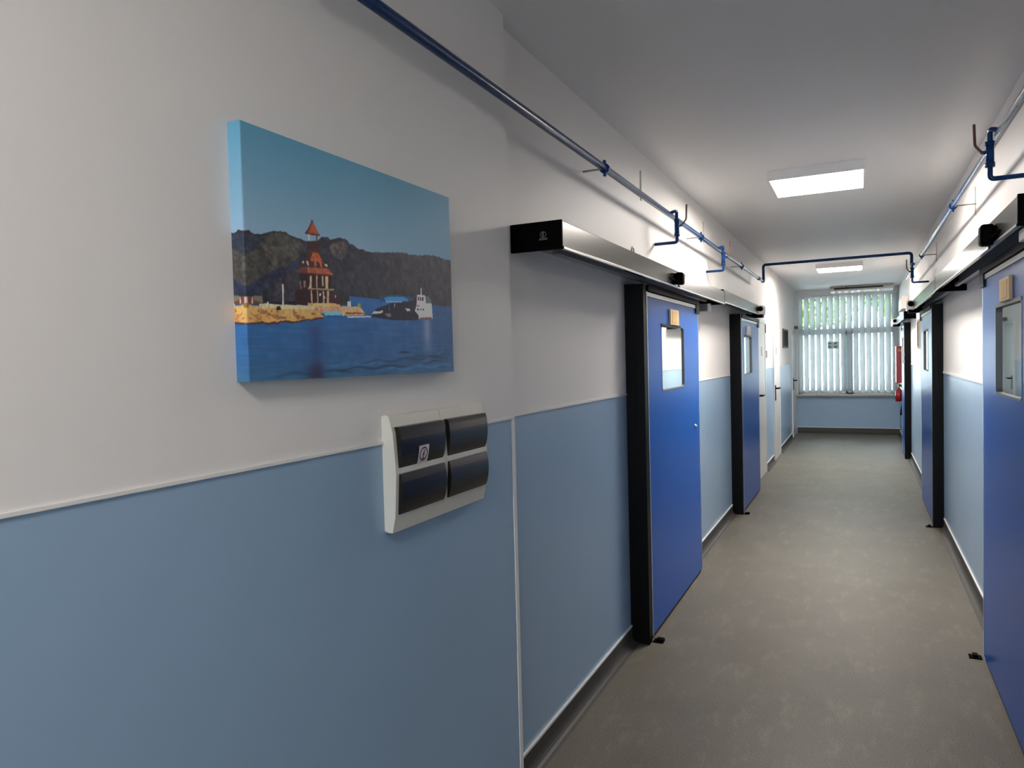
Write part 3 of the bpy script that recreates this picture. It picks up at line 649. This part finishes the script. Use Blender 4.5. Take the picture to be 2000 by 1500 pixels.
def paint():
    """colour of the printed lake photograph, rows over u (along the wall), columns over v (height)"""
    uu = np.linspace(0, 1, NU); vv = np.linspace(0, 1, NV); U, V = np.meshgrid(uu, vv, indexing='ij')
    img = np.zeros((NU, NV, 3))
    top = np.array([78, 130, 154.]); low = np.array([126, 154, 174.]); ri = np.array([70, 118, 144.])
    w = np.clip((1 - V) / .45, 0, 1)[..., None]
    img[:] = top * (1 - w) + low * w
    k = np.clip((U - .45) / .55, 0, 1)[..., None] * (1 - .55 * w); img = img * (1 - .75 * k) + ri * .75 * k
    sh = (NU, NV)
    n1 = value_noise(sh, (110, 90), 1); n2 = value_noise(sh, (40, 30), 2); n3 = value_noise(sh, (220, 150), 3); nh = value_noise(sh, (12, 110), 4)
    nd = value_noise(sh, (90, 60), 5); nb = value_noise(sh, (60, 34), 6)
    Uk, Vk = U * 1000, V * 1000
    forest = {'ridge', 'olive', 'green', 'navy', 'navy2', 'brown', 'dim'}
    rock = {'rocks', 'rockdark1', 'rockdark2', 'rockdark3', 'wall', 'pink', 'pier', 'plaza'}
    for name, col, poly in POLYS:
        if name == 'water':
            msk = ((V < .372) & (U > .40)) | ((V < .30) & (U <= .40))
            d = np.clip((.38 - V) / .38, 0, 1)[..., None]
            wt = np.array([38, 92, 150.]) * (1 - d) + np.array([48, 88, 128.]) * d
            wt = wt * (1 - .18 * np.clip((U - .6) / .4, 0, 1)[..., None] * (1 - d))
            b = np.clip((.10 - V) / .10, 0, 1)[..., None]; wt = wt * (1 - .4 * b) + np.array([58, 100, 124.]) * .4 * b
            wt = wt * (1 + .10 * (nh[..., None] - .5)) + 10 * (n2[..., None] - .5)
            # ripples near the bottom edge
            for (ua, ub, va, slope, a) in ((.30, .72, .035, .02, -.30), (.42, .98, .062, .05, -.22), (.5, 1, .025, .03, .18), (.70, 1.0, .085, .05, -.2), (.25, .6, .055, .02, .12), (.05, .45, .018, .03, -.2), (.78, .93, .05, .1, -.3)):
                lv = va + slope * (U - ua) + .006 * np.sin(U * 40 + va * 90)
                g = np.exp(-((V - lv) / .0065) ** 2) * ((U > ua) & (U < ub)) * np.clip((U - ua) / .06, 0, 1) * np.clip((ub - U) / .06, 0, 1)
                wt = wt * (1 + (a * g)[..., None])
            # mirrored tower and ship on the water
            g = np.exp(-(((U - .245) / .033) ** 2)) * np.clip((.26 - V) / .05, 0, 1); g2 = g * np.clip((.09 - V) / .05, 0, 1)
            wt = wt * (1 - .45 * g[..., None]) + np.array([34, 50, 92.]) * .45 * g[..., None]
            wt = wt * (1 - .75 * g2[..., None]) + np.array([44, 40, 62.]) * .75 * g2[..., None]
            g = np.exp(-(((U - .825) / .026) ** 2)) * np.clip((.295 - V) / .012, 0, 1) * np.clip((V - .05) / .16, 0, 1)
            wt = wt * (1 - .62 * g[..., None]) + np.array([150, 148, 172.]) * .62 * g[..., None]
            g = np.exp(-(((U - .68) / .03) ** 2) - ((V - .112) / .005) ** 2); wt = wt * (1 - .55 * g[..., None])
            # wind streaks under the far boats
            img[msk] = wt[msk]; continue
        P = poly
        if name in ('ridge', 'olive', 'green', 'navy', 'navy2', 'brown', 'dim', 'rocks', 'rockdark1', 'rockdark2', 'rockdark3', 'bush', 'shoreline'):
            msk = inside(Uk + 14 * (n1 - .5) * (name != 'ridge') + 10 * (nd - .5), Vk + 12 * (n2 - .5) * (name != 'ridge') + 7 * (nd - .5), P)
        else: msk = inside(Uk, Vk, P)
        c = np.array(col, float)[None, None, :] * np.ones((NU, NV, 1))
        if name in forest:
            c = c * (1 + .40 * (n1[..., None] - .5) + .30 * (n3[..., None] - .5) + .45 * (nb[..., None] - .5)) + 14 * (n2[..., None] - .5) * np.array([1, .9, .5])
            
        elif name in rock:
            c = c * (1 + .22 * (n1[..., None] - .5) + .22 * (n3[..., None] - .5))
            if name == 'rocks': sp = (n1 < .22); c[sp] *= .72
        elif name in ('roof', 'roofD', 'skirt', 'cone', 'skirtD'): c = c * (1 + .30 * (n3[..., None] - .5))
        elif name in ('ferry', 'body', 'dormer', 'neck', 'darkstrip'): c = c + 34 * np.clip(n3[..., None] - .55, 0, 1) * np.array([1, .95, 1.2])
        if name in ('olive', 'navy', 'navy2', 'brown', 'dim', 'green'):
            img[msk] = img[msk] * .3 + c[msk] * .7
        else: img[msk] = c[msk]
    # soften as the weave of the canvas does
    for _ in range(1):
        p = np.pad(img, ((1, 1), (1, 1), (0, 0)), 'edge'); img = (p[1:-1, 1:-1] * 4 + p[:-2, 1:-1] + p[2:, 1:-1] + p[1:-1, :-2] + p[1:-1, 2:]) / 8
    img = np.clip(img, 0, 255) / 255
    return np.where(img <= .04045, img / 12.92, ((img + .055) / 1.055) ** 2.4) * PRINT_GAIN
PRINT_GAIN = 1.7
def canvas():
    img = np.clip(paint(), 0, .9); Y0, Y1, Z0, Z1 = 1.06, 1.876, 1.62, 2.15
    ne = 26     # samples of the picture wrapped round the side edges
    cols = []; pos = []
    rb = .004
    for i in range(ne, 0, -1): cols.append(i); pos.append((CX - rb - (DEP - rb) * i / ne, Y0))
    for a in (1, 2): cols.append(0); pos.append((CX - rb + rb * math.sin(a * math.pi / 6), Y0 + rb - rb * math.cos(a * math.pi / 6)))
    ys = np.linspace(Y0 + rb, Y1 - rb, NU)
    for i in range(NU): cols.append(i); pos.append((CX, ys[i]))
    for a in (2, 1): cols.append(NU - 1); pos.append((CX - rb + rb * math.sin(a * math.pi / 6), Y1 - rb + rb * math.cos(a * math.pi / 6)))
    for i in range(1, ne + 1): cols.append(NU - 1 - i); pos.append((CX - rb - (DEP - rb) * i / ne, Y1))
    zs = np.linspace(Z0, Z1, NV); n = len(cols)
    V = np.empty((n, NV, 3)); C = np.ones((n, NV, 4), np.float32)
    for k, (c, (x, y)) in enumerate(zip(cols, pos)):
        V[k, :, 0] = x; V[k, :, 1] = y; V[k, :, 2] = zs; C[k, :, :3] = img[c]
    idx = np.arange(n * NV).reshape(n, NV)
    Q = np.stack([idx[:-1, :-1], idx[1:, :-1], idx[1:, 1:], idx[:-1, 1:]], -1).reshape(-1, 4)
    # top and bottom returns and the back, coloured as the border they wrap
    extra = []; ec = []
    base = n * NV; rows = []
    for j, z in ((0, Z0), (NV - 1, Z1)):
        r = []
        for k in range(n):
            extra.append((XN + .0005, pos[k][1], z)); ec.append(tuple(C[k, j])); r.append(base + len(extra) - 1)
        rows.append(r)
    q2 = [(idx[k + 1, 0], idx[k, 0], rows[0][k], rows[0][k + 1]) for k in range(n - 1)] + [(idx[k, NV - 1], idx[k + 1, NV - 1], rows[1][k + 1], rows[1][k]) for k in range(n - 1)]
    VV = np.concatenate([V.reshape(-1, 3), np.array(extra)]); CC = np.concatenate([C.reshape(-1, 4), np.array(ec, np.float32)])
    QQ = np.concatenate([Q, np.array(q2)])
    o = Vector((XN, 1.468, 1.62))
    me = bpy.data.meshes.new('canvas_print'); me.from_pydata((VV - np.array(o)).tolist(), [], QQ.tolist())
    at = me.color_attributes.new('print', 'FLOAT_COLOR', 'POINT'); at.data.foreach_set('color', CC.ravel())
    m = bpy.data.materials.new('printed_canvas'); m.use_nodes = True; nt = m.node_tree; b = nt.nodes['Principled BSDF']
    a = nt.nodes.new('ShaderNodeVertexColor'); a.layer_name = 'print'; nt.links.new(a.outputs[0], b.inputs['Base Color'])
    b.inputs['Roughness'].default_value = .45; b.inputs['Specular IOR Level'].default_value = .35
    n_ = nt.nodes.new('ShaderNodeTexNoise'); n_.inputs['Scale'].default_value = 600; bp = nt.nodes.new('ShaderNodeBump'); bp.inputs['Strength'].default_value = .08; bp.inputs['Distance'].default_value = .002
    nt.links.new(n_.outputs['Fac'], bp.inputs['Height']); nt.links.new(bp.outputs[0], b.inputs['Normal'])
    me.materials.append(m); me.validate(); me.update()
    ob = bpy.data.objects.new('canvas_print', me); COL.objects.link(ob); ob.location = o
    tag(ob, 'unframed canvas print of a brown tower, hills and boats by a blue lake', 'picture')
canvas()

# ---------------------------------------------------------------- outside the end window
tag(MB().box(-30, 30, YE + .5, 60, -.6, -.5).build('outdoor_ground', mat('pale_paving', (.62, .62, .60), rough=.8), origin=(0, 30, -.5)), 'pale ground outside beyond the end window', 'ground', kind=S)
def tree(x, y, zc, rx, rz, label, seed):
    rs = random.Random(seed)
    t = thing('leafy_tree', (x, y, -.5), label, 'tree', 'trees beyond the end window')
    m = MB().cyl((x, y, -.5), (x + .1, y, zc), .16, n=10, rad2=.07)
    for k in range(6):
        a = k * 1.05 + rs.random(); m.cyl((x + .05, y, zc - rz * .6), (x + math.cos(a) * rx * .6, y + math.sin(a) * rx * .6, zc + rs.uniform(-.3, .5) * rz), .05, n=6, rad2=.015)
    m.build('trunk', mat('bark', (.12, .09, .06), rough=.8), t)
    m = MB(); bm = m.bm
    for k in range(8000):
        while True:
            p = Vector((rs.uniform(-1, 1), rs.uniform(-1, 1), rs.uniform(-1, 1)))
            if .35 < p.length < 1: break
        c = Vector((x + p.x * rx, y + p.y * rx, zc + p.z * rz)); c += Vector((math.sin(c.z * 3) * .15, 0, math.sin(c.x * 4) * .15))
        a = Vector((rs.gauss(0, 1), rs.gauss(0, 1), rs.gauss(0, 1))).normalized(); b = a.orthogonal().normalized(); l = rs.uniform(.09, .17)
        bm.faces.new([bm.verts.new(c + a * l), bm.verts.new(c + b * l * .45), bm.verts.new(c - a * l), bm.verts.new(c - b * l * .45)])
    tag(m.build('foliage', mat('leaf_green', (.12, .21, .06), rough=.5), t, recalc=False), kind='stuff')
tree(-1.9, 26.0, 4.0, 2.2, 1.75, 'leafy green tree outside, behind the left half of the blind', 3)
tree(1.9, 31.5, 4.5, 2.3, 1.75, 'leafy green tree outside, behind the right half of the blind', 9)
for ob in bpy.data.objects:
    if '_o' in ob: del ob['_o']
